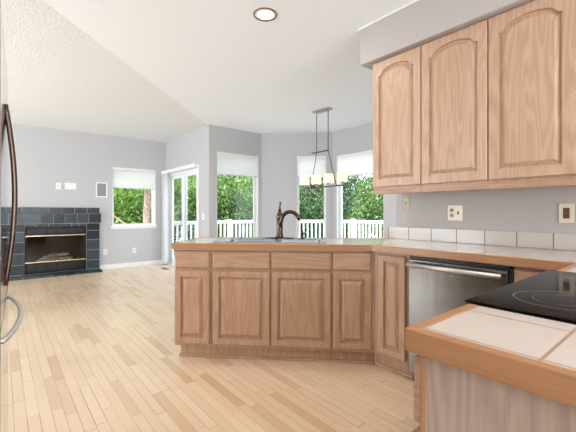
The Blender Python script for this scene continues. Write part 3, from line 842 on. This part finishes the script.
# living room far wall
e = plate('switch_plate', 'small white plate with toggle on the far wall, left of a longer blank one', 'wall plate', (.833, FAR, 1.645), 0, .082, .125, 'white_plate')
toggle(e, 0, 'white_plate')
e = plate('blank_wall_plate', 'long white blank plate above the fireplace, right of the small switch', 'wall plate', (1.03, FAR, 1.652), 0, .19, .125, 'white_plate')
e = thing('wall_speaker', 'small grey wall speaker grille in white frame left of the living room window', 'speaker', (1.562, FAR, 1.603), 0)
MB().box(-.104, -.080, -.014, -.0008, -.151, .151).box(.080, .104, -.014, -.0008, -.151, .151).box(-.080, .080, -.014, -.0008, .127, .151).box(-.080, .080, -.014, -.0008, -.151, -.127).build('frame', 'white_trim', e, bevel=.002)
MB().box(-.0798, .0798, -.010, -.0008, -.1268, .1268).build('grille', 'grey_mesh', e)
e = plate('wall_outlet', 'white outlet low on the far wall just right of the fireplace', 'outlet', (1.63, FAR, .355), 0, .074, .118, 'white_plate'); duplex(e, 0, 'white_plate')
e = plate('cable_plate', 'white cable plate low on the far wall under the living room window', 'wall plate', (2.185, FAR, .345), 0, .078, .118, 'white_plate')
MB().lathe([(.006, 0), (.006, .008)], 12, Matrix.Translation((0, -.0072, 0)) @ Matrix.Rotation(R(90), 4, 'X')).build('socket', 'steel_frame', e)
e = plate('switch_plate', 'white light switch on the wall between sliding door and nook window', 'light switch', (XD, 5.885, 1.075), KR, .085, .125, 'white_plate')
toggle(e, -.0, 'white_plate')
e = thing('floor_register', 'beige metal floor vent by the sliding door', 'vent', (2.585, 7.08, 0), R(90))
MB().box(-.15, .15, -.055, .055, .0008, .006).build('vent_frame', 'vent_beige', e, bevel=.002)
m = MB()
for k in range(13): m.box(-.13 + k * .0205, -.122 + k * .0205, -.038, .038, .0062, .0072)
m.build('slots', 'slot_dark', e)

# ---------------------------------------------------------------- recessed lights
proto = None
rl = ['recessed ceiling light with bronze ring, the only one seen over the kitchen']
for i, (x, y, p) in enumerate(RECESSED):
    if i == 0:
        e = thing('recessed_light', rl[0], 'ceiling light', (x, y, H), 0)
        MB().lathe([(.094, -.0005), (.092, -.006), (.086, -.007), (.0835, -.0005)], 40, caps=False).build('trim_ring', 'bronze_trim', e)
        MB().lathe([(.0832, -.0006), (.076, -.0045), (.060, -.0042), (.058, -.0012)], 32, caps=False).build('baffle', 'white_trim', e)
        MB().lathe([(.0595, -.0010), (.0595, -.0060), (.03, -.0085), (.0005, -.0090)], 32, caps=False).build('bulb_face', 'bulb', e)
        proto = e
    else:
        e = copy_tree(proto); e.location = (x, y, H)
        e['label'] = 'added unseen ceiling light that brightens the room'; e['group'] = 'added ceiling lights out of view'
    d = bpy.data.lights.new('recessed_lamp', 'AREA'); d.shape = 'DISK'; d.size = .16; d.energy = p; d.color = (1, .93, .84)
    l = bpy.data.objects.new('recessed_lamp', d); COL.objects.link(l); l.parent = e; l.location = (0, 0, -.012)

# ---------------------------------------------------------------- chandelier
CX, CY = 3.77, 3.755
ch = thing('chandelier', 'linear four-light chandelier with cream drum shades over the nook', 'chandelier', (CX, CY, 0), R(90))
# local x runs along +Y of the room
MB().box(-.165, .165, -.055, .055, H - .022, H - .0008).build('canopy', 'nickel', ch, bevel=.004)
MB().box(-.10, .10, -.03, .03, H - .034, H - .0225).build('canopy_plate', 'nickel', ch, bevel=.003)
for xx in (-.122, .122): MB().cyl((xx, 0, 2.085), (xx, 0, H - .0225), .006, 10).build('rod', 'dark_nickel', ch)
MB().tube([(-.128, 0, 2.078), (.222, 0, 2.078)], .010, 10).build('cross_bar', 'dark_nickel', ch)
for a, b in ((.122, .25), (-.122, -.285)): MB().cyl((a, 0, 2.072), (b, 0, 1.548), .0055, 10).build('diagonal_rod', 'dark_nickel', ch)
MB().box(-.42, .42, -.012, .012, 1.530, 1.548).build('lower_bar', 'dark_nickel', ch, bevel=.003)
for k in range(4):
    xx = -.40 + .8 * k / 3
    st = MB().cyl((xx, 0, 1.548), (xx, 0, 1.585), .012, 12).lathe([(.001, 1.585), (.028, 1.585), (.020, 1.600), (.001, 1.600)], 16, Matrix.Translation((xx, 0, 0)), caps=False).build('socket_arm', 'nickel', ch)
    sh = MB().lathe([(.078, 1.590), (.076, 1.725), (.0745, 1.725), (.0765, 1.590)], 32, Matrix.Translation((xx, 0, 0)), caps=False).build('lamp_shade', 'lamp_cloth', ch)
    MB().lathe([(.002, 1.600), (.014, 1.605), (.024, 1.640), (.018, 1.668), (.002, 1.675)], 16, Matrix.Translation((xx, 0, 0)), caps=False).build('bulb', 'bulb_soft', ch)

# ---------------------------------------------------------------- outside: ground, deck, railing, trees
gd = MB().prism([(-25, 8.3), (-25, 45), (45, 45), (45, -25), (3.2, -25), (3.2, -3.3), (5.4, 1.7), (5.4, 5.1), (4.3, 6.1), (3.2, 8.3)], -2.9, -2.8).build('ground', 'grass'); struct(gd)
dk = MB().prism([(2.995, 8.6), (6.3, 8.6), (8.1, 6.8), (8.1, 1.8), (5.14, 1.8), (5.14, 4.72), (4.05, 5.815), (2.995, 5.815)], -.16, -.06)
struct(dk.build('deck', 'deck_paint'))
rl_ = thing('deck_railing', 'white balustrade railing around the deck outside the windows', 'railing', (0, 0, 0))
path = [Vector((3.05, 8.5)), Vector((6.2, 8.5)), Vector((8.0, 6.7)), Vector((8.0, 1.9))]
for i in range(3):
    a, b = path[i], path[i + 1]; L = (b - a).length; d = (b - a) / L; ang = math.atan2(d.y, d.x)
    mx = Matrix.Translation((a.x, a.y, 0)) @ Matrix.Rotation(ang, 4, 'Z')
    MB().box(.0, L, -.045, .045, .885, .925, mx).box(.0, L, -.02, .02, .835, .884, mx).build('top_rail', 'rail_white', rl_, bevel=.004)
    MB().box(.0, L, -.02, .02, .02, .07, mx).build('bottom_rail', 'rail_white', rl_)
    n = int(L / .118)
    for k in range(1, n):
        x = L * k / n
        MB().box(x - .021, x + .021, -.018, .018, .0705, .8345, mx).build('baluster', 'rail_white', rl_)
for p in path + [Vector((4.9, 8.5)), Vector((8.0, 4.3))]:
    MB().box(p.x - .05, p.x + .05, p.y - .05, p.y + .05, -.059, .96).build('post', 'rail_white', rl_, bevel=.005)

def crown_mesh(seed, n, rx, rz, leaf, hollow=.35, blobs=16):
    rnd = random.Random(seed); m = MB(); vs = []; fs = []
    cs = []
    for _ in range(blobs):
        while True:
            p = Vector((rnd.uniform(-1, 1), rnd.uniform(-1, 1), rnd.uniform(-1, 1)))
            if p.length < .9: break
        cs.append((Vector((p.x * rx * .72, p.y * rx * .72, p.z * rz * .78)), rnd.uniform(.28, .5) * rx))
    for i in range(n):
        c, r = cs[i % blobs]
        p = Vector((rnd.gauss(0, 1), rnd.gauss(0, 1), rnd.gauss(0, 1))).normalized() * r * rnd.uniform(.6, 1.05)
        p = c + Vector((p.x, p.y, p.z * .8))
        ax = Vector((rnd.gauss(0, 1), rnd.gauss(0, 1), rnd.gauss(0, 1))).normalized()
        u = ax.orthogonal().normalized(); v = ax.cross(u); s = leaf * rnd.uniform(.6, 1.25)
        o = len(vs)
        vs += [p - u * s * .5, p + v * s * .28, p + u * s * .5, p - v * s * .28]; fs.append((o, o + 1, o + 2, o + 3))
    return m.add(vs, fs)
def trunk_mb(h, r, seed, bend=.3):
    rnd = random.Random(seed); m = MB()
    pts = [Vector((bend * math.sin(i * .6) * .4, bend * math.cos(i * .5) * .3 - bend * .3, h * i / 8)) for i in range(9)]
    m.tube(pts, [r * (1 - .07 * i) for i in range(9)], 10)
    for k in range(9):
        i = rnd.randint(3, 8); a = rnd.uniform(0, 6.28); ln = rnd.uniform(1.0, 2.0); p = pts[i]
        m.tube([p, p + Vector((math.cos(a) * ln * .4, math.sin(a) * ln * .4, ln * .3)), p + Vector((math.cos(a) * ln, math.sin(a) * ln, ln * .8))], [r * .42, r * .26, r * .08], 7)
    return m
GZ = -2.8
def tree(loc, sc, rz, kind, label, group=None):
    e = thing('tree', label, 'tree', (loc[0], loc[1], GZ), rz, group); e.scale = (sc, sc, sc)
    cm, tm, cz = kind
    for nm, me, z in (('trunk', tm, 0), ('foliage', cm, cz)):
        if me is None: continue
        o = bpy.data.objects.new(nm, me); COL.objects.link(o); o.parent = e; o.location = (0, 0, z)
    return e
def mesh_of(mb, name, mat):
    o = mb.build(name, mat); me = o.data; bpy.data.objects.remove(o); return me
big = (mesh_of(crown_mesh(1, 22000, 2.5, 3.2, .125, blobs=26), 'crown', 'leaf_green'), mesh_of(trunk_mb(4.5, .20, 3), 'trunk', 'bark'), 3.9)
dark = (mesh_of(crown_mesh(2, 22000, 2.4, 3.3, .12, blobs=26), 'crown', 'leaf_dark'), mesh_of(trunk_mb(4.5, .18, 5), 'trunk', 'bark'), 3.7)
yel = (mesh_of(crown_mesh(4, 9000, 2.1, 2.2, .13, blobs=20), 'crown', 'leaf_yellow'), mesh_of(trunk_mb(6.2, .17, 9, .5), 'trunk', 'bark_red'), 6.0)
light = (mesh_of(crown_mesh(8, 14000, 2.5, 3.2, .15, blobs=22), 'crown', 'leaf_yellow'), big[1], 3.9)
bush = (mesh_of(crown_mesh(6, 9000, 1.8, 1.6, .12, blobs=16), 'crown', 'leaf_dark'), mesh_of(trunk_mb(1.6, .08, 12), 'trunk', 'bark'), 1.6)
front = [(6.6, 14.6, big, 'big green tree with a dark trunk behind the nook window left of the faucet'),
         (9.2, 13.6, big, 'green tree behind the narrow middle nook window'),
         (11.6, 11.6, dark, 'dense green tree behind the left half of the wide nook window'),
         (13.4, 8.8, big, 'leafy tree behind the wide nook window, next to the wall cabinets'),
         (14.6, 5.6, dark, None), (4.9, 15.6, light, 'yellow-green tree seen through the sliding glass door'),
         (3.78, 11.2, yel, 'slender reddish-barked tree close outside the living room window'),
         (2.4, 14.6, light, 'light yellow-green tree farther behind the living room window')]
for i, (x, y, k, lb) in enumerate(front):
    if lb: tree((x, y), 1.0, i * 1.7, k, lb)
back = []
for i in range(9):
    a = R(22 + i * 9.6); r = 22 + (i % 2) * 3
    tree((r * math.cos(a), r * math.sin(a)), 1.35, i * 2.1, (dark, big)[i % 2], 'tall green tree in the dense far row behind the garden', 'far row of garden trees')
for i in range(6):
    a = R(27 + i * 13); r = 11.6 + (i % 2) * .8
    tree((r * math.cos(a), r * math.sin(a)), 1.0, i * 1.3, bush, 'dark green bush below the nearer garden trees', 'bushes under the garden trees')
